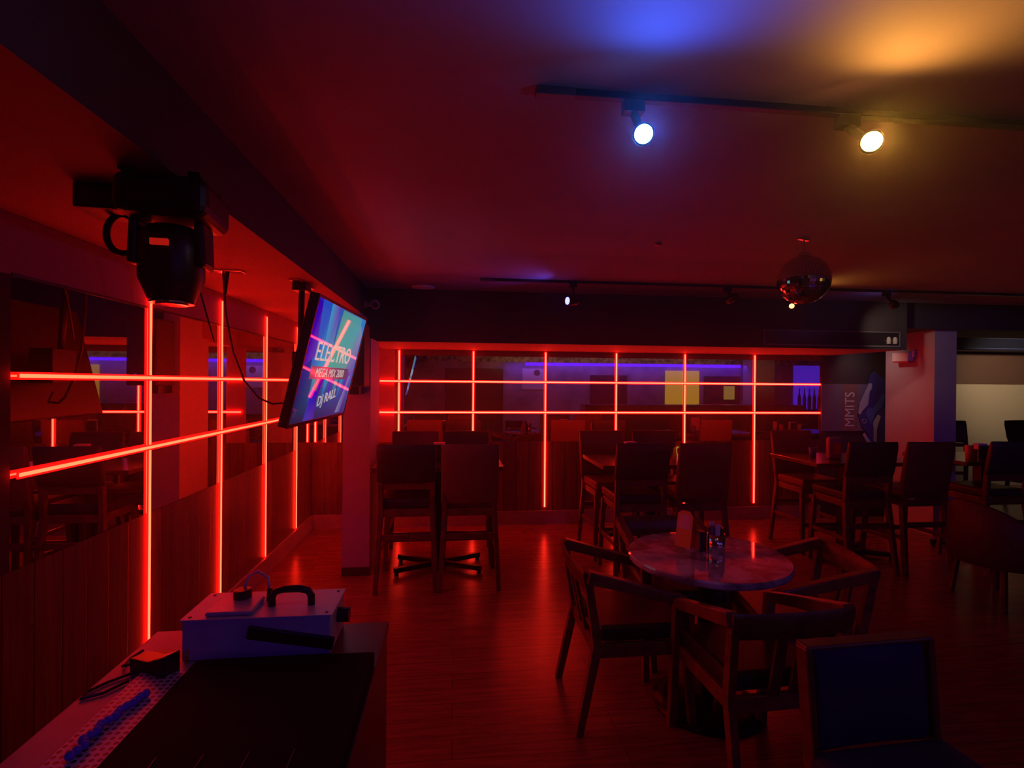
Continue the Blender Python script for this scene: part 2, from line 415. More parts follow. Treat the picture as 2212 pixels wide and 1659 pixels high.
# ------------------------------------------------------------------ bar chairs
def bow(x0, x1, y_at, z0, z1, t, curve, lean, n=8):
    """upholstered panel between x0..x1, z0..z1, thickness t, curved backwards in plan, leaning back by lean over its height"""
    bm = bmesh.new(); nz = 5; F = []; B = []
    for j in range(nz + 1):
        z = z0 + (z1 - z0) * j / nz; rf = []; rb = []
        for i in range(n + 1):
            u = i / n * 2 - 1; x = (x0 + x1) / 2 + u * (x1 - x0) / 2
            ins = 0.012 if j in (0, nz) else 0
            y = y_at - lean * j / nz - curve * (1 - u * u)
            rf.append(bm.verts.new((x, y + t / 2 - ins, z))); rb.append(bm.verts.new((x, y - t / 2 + ins, z)))
        F.append(rf); B.append(rb)
    for j in range(nz):
        for i in range(n):
            bm.faces.new((F[j][i], F[j + 1][i], F[j + 1][i + 1], F[j][i + 1]))
            bm.faces.new((B[j][i], B[j][i + 1], B[j + 1][i + 1], B[j + 1][i]))
        bm.faces.new((F[j][0], B[j][0], B[j + 1][0], F[j + 1][0]))
        bm.faces.new((F[j][n], F[j + 1][n], B[j + 1][n], B[j][n]))
    for i in range(n):
        bm.faces.new((F[0][i], F[0][i + 1], B[0][i + 1], B[0][i]))
        bm.faces.new((F[nz][i], B[nz][i], B[nz][i + 1], F[nz][i + 1]))
    bmesh.ops.recalc_face_normals(bm, faces=bm.faces)
    return bm


def make_bar_chair(label, leather, wood, full):
    t = thing('bar_chair', label, 'bar chair', group='tall bar chairs at the counter tables')
    s = bx(-0.205, 0.205, -0.19, 0.22, 0.625, 0.70)
    obj('seat', s, leather, t, bevel=0.022, seg=3)
    fr = bmesh.new()
    for a in ((-0.2, 0.2, -0.21, -0.18), (-0.2, 0.2, 0.17, 0.2)): bx(a[0], a[1], a[2], a[3], 0.565, 0.624, fr)
    for a in (-1, 1): bx(a * 0.2, a * 0.172, -0.2, 0.19, 0.565, 0.624, fr)
    obj('seat_frame', fr, wood, t, bevel=0.004)
    z0 = 0.66 if full else 0.83
    obj('backrest', bow(-0.222, 0.222, -0.195 - (0 if full else 0.02), z0, 1.13, 0.045, 0.02, 0.075 if full else 0.05), leather, t, smooth=True, bevel=0.01)
    if not full:
        obj('back_rail', bar((-0.2, -0.207, 0.80), (0.2, -0.207, 0.80), 0.028, 0.05, roll_ref=(0, 0, 1)), wood, t, bevel=0.004)
    for sx in (-1, 1):
        obj('leg', bar((sx * 0.215, 0.225, 0), (sx * 0.19, 0.185, 0.60), 0.034, 0.034, roll_ref=(0, 1, 0), w1=(0.04, 0.04)), wood, t, bevel=0.004)
        rl = bar((sx * 0.225, -0.265, 0), (sx * 0.195, -0.195, 0.60), 0.034, 0.036, roll_ref=(0, 1, 0), w1=(0.04, 0.044))
        bar((sx * 0.195, -0.195, 0.60), (sx * 0.196, -0.212, 0.86 if not full else 0.74), 0.038, 0.04, rl, roll_ref=(0, 1, 0))
        obj('leg', rl, wood, t, bevel=0.004)
        obj('side_stretcher', bar((sx * 0.205, -0.23, 0.30), (sx * 0.205, 0.20, 0.30), 0.02, 0.034, roll_ref=(0, 0, 1)), wood, t, bevel=0.003)
    obj('footrest', bar((-0.21, 0.205, 0.27), (0.21, 0.205, 0.27), 0.022, 0.04, roll_ref=(0, 0, 1)), wood, t, bevel=0.003)
    obj('rear_stretcher', bar((-0.205, -0.218, 0.41), (0.205, -0.218, 0.41), 0.022, 0.045, roll_ref=(0, 0, 1)), wood, t, bevel=0.003)
    return t


YF, YO = 4.255, 4.80
chair_black = make_bar_chair('tall black leather bar chair seen from behind, beside the left pillar', M_BLKLEA, M_WOOD, False)
chair_black.location = (-0.36, YF, 0)
chair_brown = make_bar_chair('tall maroon bar chair with long back panel, nearest right of the left pillar chair', M_BRNLEA, M_WOOD, True)
chair_brown.location = (0.125, YF, 0)
for src, x, y, rz, lab in (
        (chair_brown, -0.37, YO, PI, 'maroon bar chair facing the camera across the leftmost counter table, left one'),
        (chair_black, 0.115, YO, PI, 'black bar chair facing the camera across the leftmost counter table, right one'),
        (chair_black, 1.503, YF, 0, 'tall black bar chair seen from behind on the near side of the middle table'),
        (chair_brown, 2.02, YF, 0, 'tall brown bar chair seen from behind at the middle counter table, near side right'),
        (chair_brown, 1.48, YO + 0.02, PI + 0.05, 'reddish bar chair facing the camera at the left end of the middle counter table'),
        (chair_black, 2.01, YO + 0.02, PI, 'black bar chair facing the camera on the far side of the middle counter table'),
        (chair_brown, 3.50, YO, PI, 'dark red bar chair facing the camera behind the table near the banner'),
        (chair_black, 3.50, YF, 0, 'black bar chair seen from behind in front of the blue and white banner'),
        (chair_brown, 4.03, YF, 0, 'brown bar chair seen from behind in front of the purple square pillar'),
        (chair_black, 4.83, YF, 0, 'black bar chair seen from behind at the right edge of the picture'),
        (chair_black, 6.72, 6.25, 2.8, 'dark bar chair beyond the square pillar against the beige wall'),
        (chair_black, 7.95, 6.25, 3.3, 'dark bar chair top at the far right against the beige wall')):
    dup(src, (x, y, 0), rz, lab)


# ------------------------------------------------------------------ counter tables
def counter_table(cx, wd, label, first=None):
    if first: return dup(first, (cx, 4.53, 0), 0, label)
    t = thing('counter_table', label, 'table', (cx, 4.53, 0), 0, 'counter-height rectangular tables')
    h = wd / 2
    obj('tabletop', bx(-h, h, -0.34, 0.34, 0.885, 0.92), M_TABTOP, t, bevel=0.005)
    pt = bx(-0.045, 0.045, -0.045, 0.045, 0.05, 0.87); bx(-0.16, 0.16, -0.16, 0.16, 0.87, 0.884, pt)
    obj('column', pt, M_BLKMET, t, bevel=0.004)
    for a in (0.46, PI - 0.46):
        c, s = math.cos(a), math.sin(a)
        f = bar((-0.40 * c, -0.40 * s, 0.045), (0.40 * c, 0.40 * s, 0.045), 0.035, 0.04, roll_ref=(0, 0, 1))
        for k in (-1, 1): lathe([(0.018, 0), (0.018, 0.03)], 12, f, (k * 0.38 * c, k * 0.38 * s))
        obj('foot', f, M_BLKMET, t)
    return t


ct = counter_table(-0.125, 1.06, 'dark counter-height table beside the left pillar')
counter_table(1.76, 1.06, 'dark counter-height table in the middle of the back mirror wall', ct)
counter_table(3.67, 1.06, 'dark counter-height table in front of the banner, red glass standing on it', ct)
counter_table(5.12, 1.06, 'dark counter-height table at the right edge with cups and napkins', ct)
print('tables ok')


# ------------------------------------------------------------------ table-top things
def napkin_box(loc, rz, label, card=M_WHTPLA, h=0.15):
    t = thing('napkin_holder', label, 'napkin holder', loc, rz, 'napkin holders on the tables')
    b = bx(-0.055, 0.055, -0.035, 0.035, 0, 0.02); bx(-0.055, 0.055, -0.035, -0.03, 0.02, h, b); bx(-0.055, 0.055, 0.03, 0.035, 0.02, h, b)
    obj('frame', b, M_BLKPLA, t, bevel=0.002)
    obj('napkins', bx(-0.05, 0.05, -0.028, 0.028, 0.021, h + 0.015), card, t, bevel=0.004)
    return t


napkin_box((-0.125, 4.50, 0.92), 0.0, 'pale napkin holder between the two nearest bar chairs on the left table', M_PINKW)
napkin_box((1.55, 4.45, 0.92), 0.2, 'white napkin holder peeking over the black chair at the middle table', M_WHTPLA, 0.155)
napkin_box((5.02, 4.45, 0.92), 0.0, 'white napkin holder on the table at the right edge', M_WHTPLA, 0.12)


def menu_stand(loc, rz, label, front, back, h=0.19, wd=0.09, group=None):
    t = thing('menu_stand', label, 'menu card', loc, rz, group)
    poly = [(-wd / 2, 0), (wd / 2, 0), (wd / 2, h * 0.86), (wd * 0.25, h), (-wd * 0.2, h), (-wd / 2, h * 0.9)]
    tilt = math.radians(80)
    obj('front_card', prism(poly, 0.003, Matrix.Translation((0, -0.02, 0)) @ Matrix.Rotation(tilt, 4, 'X')), front, t)
    obj('back_card', prism(poly, 0.003, Matrix.Translation((0, 0.045, 0)) @ Matrix.Rotation(PI - tilt, 4, 'X')), back, t)
    obj('picture', prism([(-wd * 0.36, h * 0.5), (wd * 0.36, h * 0.5), (wd * 0.36, h * 0.82), (wd * 0.1, h * 0.92), (-wd * 0.36, h * 0.84)], 0.001,
                         Matrix.Translation((0, -0.0235, 0)) @ Matrix.Rotation(tilt, 4, 'X')), M_PINKW, t)
    return t


menu_stand((1.205, 2.60, 0.75), -1.0, 'orange and pink folded menu card standing on the round marble table', M_ORANGE, M_RED)
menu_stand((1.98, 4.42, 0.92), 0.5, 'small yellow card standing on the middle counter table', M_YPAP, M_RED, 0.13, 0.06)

# glass with red card on table three
t = thing('card_holder', 'clear upright holder with a red card on the table near the banner', 'card holder', (3.50, 4.45, 0.92))
obj('clear_shell', bx(-0.065, 0.065, -0.03, 0.03, 0.0, 0.20), mat('lilac_acrylic', (0.45, 0.22, 0.36), 0.2), t, bevel=0.02, seg=4)
obj('red_card', bx(-0.035, 0.04, -0.034, -0.031, 0.05, 0.15), mat('bright_red_card', (0.9, 0.08, 0.12), 0.5), t)
g = obj('drinking_glass', lathe([(0.03, 0), (0.034, 0.09), (0.031, 0.09), (0.027, 0.008)], 20), M_GLASSB, smooth=True)
g.location = (3.40, 4.60, 0.92); tag(g, 'tiny blue glinting glass on the left end of the table near the banner', 'glass')
for k, (x, h, mm, lab) in enumerate(((4.80, 0.13, M_PINKW, 'pinkish paper cup leftmost on the right edge table'),
                                     (4.88, 0.09, M_RED, 'dark red cup between paper cup and napkins on the right edge table'),
                                     (5.15, 0.10, M_WHTPLA, 'rounded white cup rightmost on the right edge table'))):
    c = obj('cup', lathe([(0.026, 0), (0.034, h), (0.030, h), (0.024, 0.006)], 20), mm, smooth=True)
    c.location = (x, 4.36 + 0.03 * k, 0.92); tag(c, lab, 'cup')

# round marble table
t = thing('round_table', 'round grey marble-topped cafe table with low armchairs around it', 'table', (1.265, 2.475, 0))
obj('tabletop', lathe([(0.365, 0.715), (0.384, 0.719), (0.388, 0.727), (0.388, 0.742), (0.382, 0.75)], 64), M_MARBLE, t, smooth=False)
obj('column', lathe([(0.20, 0.70), (0.20, 0.714), (0.045, 0.69), (0.04, 0.06), (0.05, 0.03)][::-1], 24), M_BLKMET, t, smooth=True)
obj('base', lathe([(0.26, 0), (0.26, 0.012), (0.20, 0.028), (0.05, 0.05)], 40), M_BLKMET, t, smooth=True)
# condiment cup
t = thing('condiment_cup', 'round metal condiment cup full of sachets on the marble table', 'container', (1.325, 2.50, 0.75))
obj('cup', lathe([(0.040, 0), (0.043, 0.003), (0.043, 0.095), (0.040, 0.095), (0.039, 0.06)], 32), M_CHROME, t, smooth=True)
for k in range(7):
    a = k * 0.9; x, y = 0.022 * math.cos(a), 0.022 * math.sin(a)
    obj('sachet', bar((x, y, 0.05), (x * 1.5, y * 1.5, 0.125 + 0.012 * (k % 3)), 0.022, 0.008, roll_ref=(math.cos(a), math.sin(a), 0)),
        (M_BLKPLA, M_NAVY, M_WHTPLA)[k % 3], t)
t = obj('sauce_box', bx(-0.018, 0.018, -0.025, 0.025, 0, 0.10), M_BLKPLA, bevel=0.003); t.location = (1.262, 2.535, 0.75)
tag(t, 'small black box between the orange card and the metal cup on the marble table', 'box')


# ------------------------------------------------------------------ low armchairs
def make_armchair(label):
    t = thing('armchair', label, 'armchair', group='low wooden armchairs around the marble table')
    # faces +Y; back rail at y=-0.26, arms slope down to the front
    obj('seat', bx(-0.215, 0.215, -0.20, 0.24, 0.40, 0.475), M_BLKLEA, t, bevel=0.025, seg=3)
    fr = bmesh.new()
    for a in ((-0.22, 0.22, -0.225, -0.2), (-0.22, 0.22, 0.2, 0.225)): bx(a[0], a[1], a[2], a[3], 0.335, 0.399, fr)
    for a in (-1, 1): bx(a * 0.222, a * 0.195, -0.2, 0.2, 0.335, 0.399, fr)
    obj('seat_frame', fr, M_WOODL, t, bevel=0.003)
    obj('back_rail', bow(-0.255, 0.255, -0.255, 0.64, 0.752, 0.026, 0.02, 0.03), M_WOOD, t, smooth=True, bevel=0.004)
    for sx in (-0.045, 0.045):
        obj('splat', bar((sx, -0.225, 0.40), (sx, -0.285, 0.69), 0.045, 0.014), M_WOOD, t)
    for sx in (-1, 1):
        obj('arm', bar((sx * 0.248, -0.27, 0.725), (sx * 0.238, 0.18, 0.60), 0.05, 0.055, roll_ref=(0, 0, 1), w1=(0.05, 0.045)), M_WOODL, t, bevel=0.006)
        rl = bar((sx * 0.235, -0.30, 0), (sx * 0.225, -0.215, 0.40), 0.034, 0.034, w1=(0.036, 0.042))
        bar((sx * 0.225, -0.215, 0.40), (sx * 0.24, -0.265, 0.71), 0.034, 0.042, rl, w1=(0.034, 0.036))
        obj('leg', rl, M_WOODL, t, bevel=0.003)
        obj('leg', bar((sx * 0.235, 0.24, 0), (sx * 0.232, 0.19, 0.61), 0.034, 0.034, w1=(0.036, 0.04)), M_WOODL, t, bevel=0.003)
    return t


ac = make_armchair('low wooden armchair nearest the camera, back rail toward the viewer, at the marble table')
ac.location = (1.27, 2.11, 0); ac.rotation_euler = (0, 0, 0.05)
dup(ac, (0.875, 2.545, 0), -PI / 2, 'low wooden armchair on the left side of the marble table, arm lit red')
dup(ac, (1.73, 2.50, 0), PI / 2 - 0.19, 'low wooden armchair on the right side of the marble table, pinkish inner back')
dup(ac, (1.285, 2.93, 0), PI - 0.05, 'low wooden armchair on the far side of the marble table facing the camera')
t = thing('tub_chair', 'low rounded tub chair in the dark below the chair by the square pillar', 'armchair', (4.08, 3.46, 0), -PI / 2)
sh = bmesh.new(); nn = 20; ring = []
for k in range(nn + 1):
    a = PI * (1.08 + 0.84 * k / nn) ; c_, s_ = math.cos(a), math.sin(a); top = 0.56 + 0.20 * math.sin(PI * k / nn) ** 0.6
    ring.append([sh.verts.new((r * c_, r * s_, z)) for r, z in ((0.26, 0.30), (0.31, 0.30), (0.31, top - 0.02), (0.285, top), (0.26, top - 0.02))])
for k in range(nn):
    for q in range(5): sh.faces.new((ring[k][q], ring[k + 1][q], ring[k + 1][(q + 1) % 5], ring[k][(q + 1) % 5]))
sh.faces.new(ring[0]); sh.faces.new(ring[-1][::-1]); bmesh.ops.recalc_face_normals(sh, faces=sh.faces)
obj('shell', sh, M_BRNLEA, t, smooth=True)
obj('seat', lathe([(0.24, 0.30), (0.255, 0.32), (0.255, 0.42), (0.23, 0.44)], 32), M_BLKLEA, t, smooth=True)
for sx in (-1, 1):
    for sy in (-1, 1): obj('leg', bar((sx * 0.20, sy * 0.20, 0), (sx * 0.17, sy * 0.17, 0.31), 0.03, 0.03), M_WOOD, t)

# foreground dining chair with blue back
t = thing('dining_chair', 'dining chair with dark blue padded back in the bottom right foreground', 'chair', (1.225, 1.22, 0), PI + 0.05)
obj('backrest', bow(-0.185, 0.185, -0.17, 0.55, 0.838, 0.05, 0.012, 0.02), M_BLUEFAB, t, smooth=True, bevel=0.02)
fr = bmesh.new()
for sx in (-1, 1): bar((sx * 0.198, -0.15, 0.44), (sx * 0.203, -0.19, 0.845), 0.022, 0.05, fr)
bar((-0.212, -0.19, 0.846), (0.212, -0.19, 0.846), 0.05, 0.014, fr, roll_ref=(0, 0, 1))
obj('back_frame', fr, M_WOOD, t, bevel=0.006)
obj('seat', bx(-0.235, 0.215, -0.165, 0.32, 0.475, 0.565), M_BLUEFAB, t, bevel=0.03, seg=4)
sf = bmesh.new()
for a in (-1, 1): bx(a * 0.215, a * 0.185, -0.15, 0.29, 0.43, 0.474, sf)
obj('seat_frame', sf, M_WOODL, t, bevel=0.003)
for sx in (-1, 1):
    obj('leg', bar((sx * 0.2, -0.22, 0), (sx * 0.195, -0.15, 0.46), 0.034, 0.034), M_WOOD, t, bevel=0.003)
    obj('leg', bar((sx * 0.2, 0.28, 0), (sx * 0.195, 0.25, 0.45), 0.034, 0.034), M_WOOD, t, bevel=0.003)

# ------------------------------------------------------------------ television
u = Vector((0.05, 1.03, 0.004)).normalized(); v = Vector((0.155, 0, 0.655)).normalized(); n = u.cross(v).normalized(); v = n.cross(u)
tvm = Matrix((u, v, n)).transposed().to_4x4(); tvm.translation = Vector((-0.705, 3.13, 1.702))
tv = bpy.data.objects.new('television', None); COL.objects.link(tv); tv.matrix_world = tvm
tag(tv, 'ceiling-hung television tilted downward showing a blue and violet music title screen', 'television')
W2, H2 = 0.515, 0.325
obj('housing', bx(-W2 - 0.012, W2 + 0.012, -H2 - 0.014, H2 + 0.012, -0.045, -0.004), M_BLKPLA, tv, bevel=0.006)
bz = bmesh.new()
bx(-W2 - 0.012, W2 + 0.012, H2 - 0.002, H2 + 0.012, -0.004, 0.004, bz); bx(-W2 - 0.012, W2 + 0.012, -H2 - 0.014, -H2 + 0.004, -0.004, 0.004, bz)
bx(-W2 - 0.012, -W2 + 0.002, -H2, H2, -0.004, 0.004, bz); bx(W2 - 0.002, W2 + 0.012, -H2, H2, -0.004, 0.004, bz)
obj('bezel', bz, M_BLKPLA, tv)
sc = bmesh.new(); cl = sc.loops.layers.float_color.new('Col')


def poly(pts, cols, z):
    f = sc.faces.new([sc.verts.new((x * W2, y * H2, z)) for x, y in pts])
    for i, l in enumerate(f.loops):
        c = cols[i % len(cols)] if isinstance(cols[0], tuple) else cols
        l[cl] = (*c, 1)


DB, BL, VI, CY_, TE, LI, MG, BK = (0.03, 0.0, 0.55), (0.02, 0.10, 0.75), (0.20, 0.05, 0.60), (0.05, 0.42, 0.75), (0.10, 0.50, 0.40), (0.30, 0.30, 0.55), (0.30, 0.0, 0.35), (0.02, 0.01, 0.06)
poly([(-1, -1), (1, -1), (1, 1), (-1, 1)], [BK, (0.10, 0.03, 0.25), (0.05, 0.30, 0.85), DB], 0.0)
poly([(-0.75, -0.15), (-0.45, -0.2), (-0.55, 1), (-0.85, 1)], [(0.06, 0.15, 0.6), CY_, BL, BL], 0.0002)
poly([(-0.45, -0.2), (-0.15, -0.1), (-0.25, 1), (-0.55, 1)], [CY_, TE, VI, CY_], 0.0002)
poly([(-0.2, -0.1), (0.75, -0.1), (0.8, 0.98), (-0.1, 0.98)], [TE, (0.22, 0.38, 0.45), (0.10, 0.45, 0.55), (0.12, 0.42, 0.38)], 0.0002)
poly([(0.55, -0.1), (0.95, -0.3), (0.97, 0.7), (0.75, 0.9)], [(0.25, 0.25, 0.5), VI, LI, (0.10, 0.45, 0.6)], 0.0004)
poly([(-1, -0.1), (-0.7, 0.1), (-0.85, 0.95), (-1, 0.95)], [(0.12, 0.0, 0.5), VI, DB, DB], 0.0004)
for x0, c in ((-0.62, TE), (-0.38, MG), (-0.2, CY_), (0.0, VI), (0.2, TE), (0.42, CY_), (0.62, (0.30, 0.05, 0.5))):
    poly([(x0, -0.12), (x0 + 0.02, -0.85 + 0.2 * abs(x0)), (x0 + 0.19, -0.12)], [c, DB, c], 0.0006)
poly([(0.55, -0.95), (0.75, -0.95), (0.95, -0.2), (0.8, -0.2)], [LI, (0.2, 0.1, 0.4), VI, LI], 0.0006)
poly([(-0.6, -0.98), (-0.25, -0.98), (-0.35, -0.5), (-0.55, -0.45)], [(0.08, 0.05, 0.55), (0.12, 0.03, 0.4), DB, (0.05, 0.0, 0.7)], 0.0006)
scr = obj('screen', sc, M_SCREEN, tv)
b_ = obj('caption_band', bx(-0.38, 0.36, -0.090, -0.020, 0.0012, 0.0016), M_SCRBAR, scr)
for s, size, x, y, rot in (('ELECTRO', 0.145, -0.02, 0.055, 0.0), ('MEGA MIX 2000', 0.070, -0.015, -0.056, 0.0), ('DJ RALL', 0.085, 0.03, -0.20, 0.14)):
    bm_ = text_mesh(s, size, 0.0004)
    bmesh.ops.transform(bm_, verts=bm_.verts, matrix=Matrix.Translation((x, y, 0.0024)) @ Matrix.Rotation(rot, 4, 'Z') @ Matrix.Diagonal((1.15, 1, 1, 1)))
    obj('caption', bm_, M_SCRTXT, scr)
# ceiling mount, one rigid thing holding the television
t = thing('ceiling_mount', 'black ceiling mount pole that carries the television', 'tv mount', (-0.90, 3.18, 2.18))
obj('ceiling_plate', bx(-0.04, 0.04, -0.055, 0.055, -0.05, -0.001), M_BLKMET, t, bevel=0.004)
obj('pole', tube([(0, 0, -0.04), (0.0, -0.03, -0.42)], 0.017, n=16), M_BLKMET, t, smooth=True)
obj('screen_plate', bx(-0.02, 0.10, -0.12, 0.06, -0.60, -0.41), M_BLKMET, t, bevel=0.004)
for sy in (-1, 1): obj('wing_plate', bx(-0.03, 0.03, sy * 0.06, sy * 0.15, -0.012, -0.001), M_CHROME, t)
t = thing('ceiling_mount', 'empty ceiling mount with dangling cable near the left wall', 'tv mount', (-1.20, 2.87, 2.18))
pl = bx(-0.09, 0.09, -0.03, 0.03, -0.010, -0.001); obj('ceiling_plate', pl, M_CHROME, t, bevel=0.002)
obj('bracket', tube([(0.01, 0, -0.01), (0.0, 0.0, -0.13)], [0.012, 0.007]), M_BLKMET, t)
cb = [(-1.21, 2.87, 2.17), (-1.20, 2.88, 1.95), (-1.17, 2.90, 1.75), (-1.12, 2.92, 1.60), (-1.06, 2.95, 1.51), (-1.0, 2.99, 1.475), (-0.93, 3.02, 1.48), (-0.91, 3.08, 1.53)]
tag(obj('cable', tube(cb, 0.006), M_BLKPLA), 'black cable drooping from the ceiling mount toward the television', 'cable')
cb = [(-1.25, 2.60, 2.17), (-1.235, 2.70, 2.0), (-1.215, 2.78, 1.8)]
tag(obj('cable', tube(cb, 0.005), M_BLKPLA), 'short black cable end hanging beside the empty ceiling mount', 'cable')

# speaker on the pillar behind the tv
t = thing('wall_speaker', 'black speaker box fixed to the pillar behind the television', 'speaker', (-0.80, 4.20, 1.50))
obj('cabinet', bx(-0.10, 0.11, -0.12, 0.14, 0.06, 0.56), mat('dark_speaker_cloth', (0.05, 0.03, 0.035), 0.6), t, bevel=0.012)
obj('grille', bx(-0.085, 0.095, -0.126, -0.120, 0.08, 0.54), M_BLKPLA, t)
obj('badge', bx(0.03, 0.055, -0.129, -0.1265, 0.14, 0.148), M_CHROME, t)
obj('bracket', bx(-0.05, 0.05, 0.0, 0.189, 0.0, 0.059), M_BLKMET, t)

# security camera
t = thing('security_camera', 'white security camera above the left pillar', 'camera', (-0.784, 4.60, 2.27))
obj('mount', lathe([(0.035, 0.0), (0.035, 0.012), (0.018, 0.03), (0.018, 0.07)], 16, mtx=Matrix.Rotation(PI / 2, 4, 'Y')), M_WHTPLA, t, smooth=True)
obj('body', tube([(0.08, 0.03, 0.02), (0.11, -0.09, -0.015)], 0.036, n=20), M_WHTPLA, t, smooth=True)
obj('lens', tube([(0.111, -0.091, -0.0155), (0.114, -0.103, -0.019)], 0.026, n=20), M_BLKPLA, t, smooth=True)
# recessed ceiling disc
t = thing('ceiling_speaker', 'round white recessed disc in the ceiling near the back left corner', 'ceiling speaker', (-0.28, 4.62, ZC))
obj('rim', lathe([(0.10, -0.008), (0.105, -0.001)], 40), M_WHTPLA, t, smooth=True)
obj('grille', lathe([(0.085, -0.010), (0.085, -0.0085)], 40), mat('grille_cloth', (0.9, 0.8, 0.85), 0.6), t)


# ------------------------------------------------------------------ track lights
def track(x0, x1, y, label):
    t = thing('light_track', label, 'light track', (x0, y, ZC), 0, 'black ceiling light tracks')
    obj('rail', bx(0, x1 - x0, -0.014, 0.014, -0.020, -0.001), M_BLKPLA, t, bevel=0.002)
    obj('end_cap', bx(-0.012, 0.10, -0.017, 0.017, -0.023, -0.0005), mat('track_end_grey', (0.12, 0.09, 0.10), 0.5), t, bevel=0.002)
    return t


track(0.235, 4.2, 1.46, 'near black light track on the ceiling carrying the blue and amber lamps')
track(0.208, 6.2, 4.16, 'far black light track on the ceiling in front of the dark bulkhead')


def spot_lamp(loc, aim, lens, label, r=0.028, y_track=1.46, length=0.11):
    loc = Vector(loc); aim = (Vector(aim) - loc).normalized()
    t = thing('spot_lamp', label, 'spotlight', loc, 0, 'track spotlights')
    back = -aim * length
    obj('lamp_body', tube([aim * -0.002, back * 0.3, back * 0.8, back], [r + 0.006, r + 0.006, r, r * 0.5], n=24), M_BLKMET, t, smooth=True)
    obj('lens', tube([aim * 0.0, aim * 0.006], r, n=28), lens, t, smooth=False)
    mid = back * 0.5
    yk = bar((mid.x, mid.y, mid.z), (mid.x, y_track - loc.y, ZC - 0.05 - loc.z), 0.014, 0.02)
    bx(mid.x - 0.03, mid.x + 0.03, y_track - loc.y - 0.018, y_track - loc.y + 0.018, ZC - 0.055 - loc.z, ZC - 0.021 - loc.z, yk)
    obj('yoke', yk, M_BLKMET, t)
    return t


spot_lamp((0.493, 1.33, 2.263), (0.05, 0, 1.7), M_LBLUE, 'blazing blue-white spotlight on the near ceiling track', 0.0235)
spot_lamp((1.152, 1.33, 2.282), (0.1, 0, 1.7), M_LAMB, 'blazing amber spotlight on the near ceiling track', 0.0255)
spot_lamp((0.906, 4.13, 2.270), (-1.2, 3.4, 2.2), M_LDIM, 'small blue spotlight on the far track, left one', 0.03, 4.16)
spot_lamp((2.277, 4.13, 2.310), (2.0, 5.5, 2.0), M_BLKPLA, 'unlit black spotlight on the far track, between blue lamp and mirror ball', 0.028, 4.16)
spot_lamp((3.80, 4.12, 2.300), (5.0, 5.2, 2.1), M_BLKPLA, 'black spotlight on the far track above the bulkhead vent', 0.03, 4.16)

spot_lamp((2.835, 4.11, 2.272), (2.4, 3.0, 2.1), mat('small_amber_lens', (0, 0, 0), 0.4, emit=(1.0, 0.36, 0.08), es=7), 'amber spotlight on the far track peeking out below the mirror ball', 0.02, 4.16)
# mirror ball
t = thing('mirror_ball', 'faceted disco mirror ball hanging from the ceiling', 'disco ball', (1.955, 2.73, 2.195))
bm_ = bmesh.new(); R = 0.137; rows = 26
for j in range(rows):
    p0, p1 = PI * j / rows, PI * (j + 1) / rows
    nn = max(4, int(round(2 * rows * math.sin((p0 + p1) / 2))))
    for k in range(nn):
        a0, a1 = 2 * PI * k / nn, 2 * PI * (k + 1) / nn; ga = (a1 - a0) * 0.04; gp = (p1 - p0) * 0.04
        q = [(p0 + gp, a0 + ga), (p1 - gp, a0 + ga), (p1 - gp, a1 - ga), (p0 + gp, a1 - ga)]
        pts = [Vector((R * math.sin(p) * math.cos(a), R * math.sin(p) * math.sin(a), R * math.cos(p))) for p, a in q]
        if (pts[0] - pts[3]).length < 1e-5: pts = pts[:3]
        c = sum(pts, Vector()) / len(pts); rot = Matrix.Rotation(random.uniform(-0.06, 0.06), 3, Vector((random.random(), random.random(), random.random())).normalized())
        bm_.faces.new([bm_.verts.new(c + rot @ (p - c)) for p in pts])
bmesh.ops.recalc_face_normals(bm_, faces=bm_.faces)
obj('mirror_tiles', bm_, mat('mirror_tile', (0.85, 0.83, 0.85), 0.03, 1.0), t)
cs = bmesh.new(); bmesh.ops.create_uvsphere(cs, u_segments=32, v_segments=20, radius=R - 0.004)
obj('core', cs, M_BLKPLA, t, smooth=True)
obj('hanging_cap', lathe([(0.03, R - 0.012), (0.03, R + 0.012), (0.008, R + 0.02)], 20), M_CHROME, t)
obj('motor', tube([(0, 0, R + 0.01), (0, 0, ZC - 2.195 - 0.001)], 0.004), M_CHROME, t)
obj('ceiling_hook', bar((-0.02, 0.02, ZC - 2.195 - 0.006), (0.06, 0.05, ZC - 2.195 - 0.006), 0.02, 0.010, roll_ref=(0, 0, 1)), M_CHROME, t)
# small detector on ceiling
t = obj('ceiling_detector', lathe([(0.018, -0.014), (0.02, -0.001)], 16), M_RED, smooth=True); t.location = (1.20, 2.98, ZC)
tag(t, 'tiny red detector dot on the ceiling left of the mirror ball', 'detector')

# ------------------------------------------------------------------ moving head light
t = thing('moving_head_light', 'black moving-head stage light hanging from the low ceiling', 'stage light', (-0.825, 1.62, 2.18), 0.12)
bs = bx(-0.11, 0.125, -0.12, 0.12, -0.125, -0.012)
obj('base', bs, M_BLKPLA, t, bevel=0.03, seg=3)
for k, (x, y) in enumerate(((-0.08, -0.09), (0.09, -0.09), (0.09, 0.09), (-0.08, 0.09))):
    obj('clamp', bx(x - 0.015, x + 0.015, y - 0.015, y + 0.015, -0.012, -0.001), M_BLKMET, t)
for sx in (-1, 1):
    obj('yoke_arm', bar((sx * 0.082, 0, -0.12), (sx * 0.088, 0, -0.25), 0.10, 0.026, roll_ref=(1, 0, 0), w1=(0.09, 0.028)), M_BLKPLA, t, bevel=0.01)
hd = tube([(0, 0, -0.135), (0, 0, -0.16), (0, 0, -0.20), (0, 0, -0.285), (0, -0.0, -0.345), (0, 0, -0.352)], [0.06, 0.082, 0.086, 0.084, 0.060, 0.056], n=28)
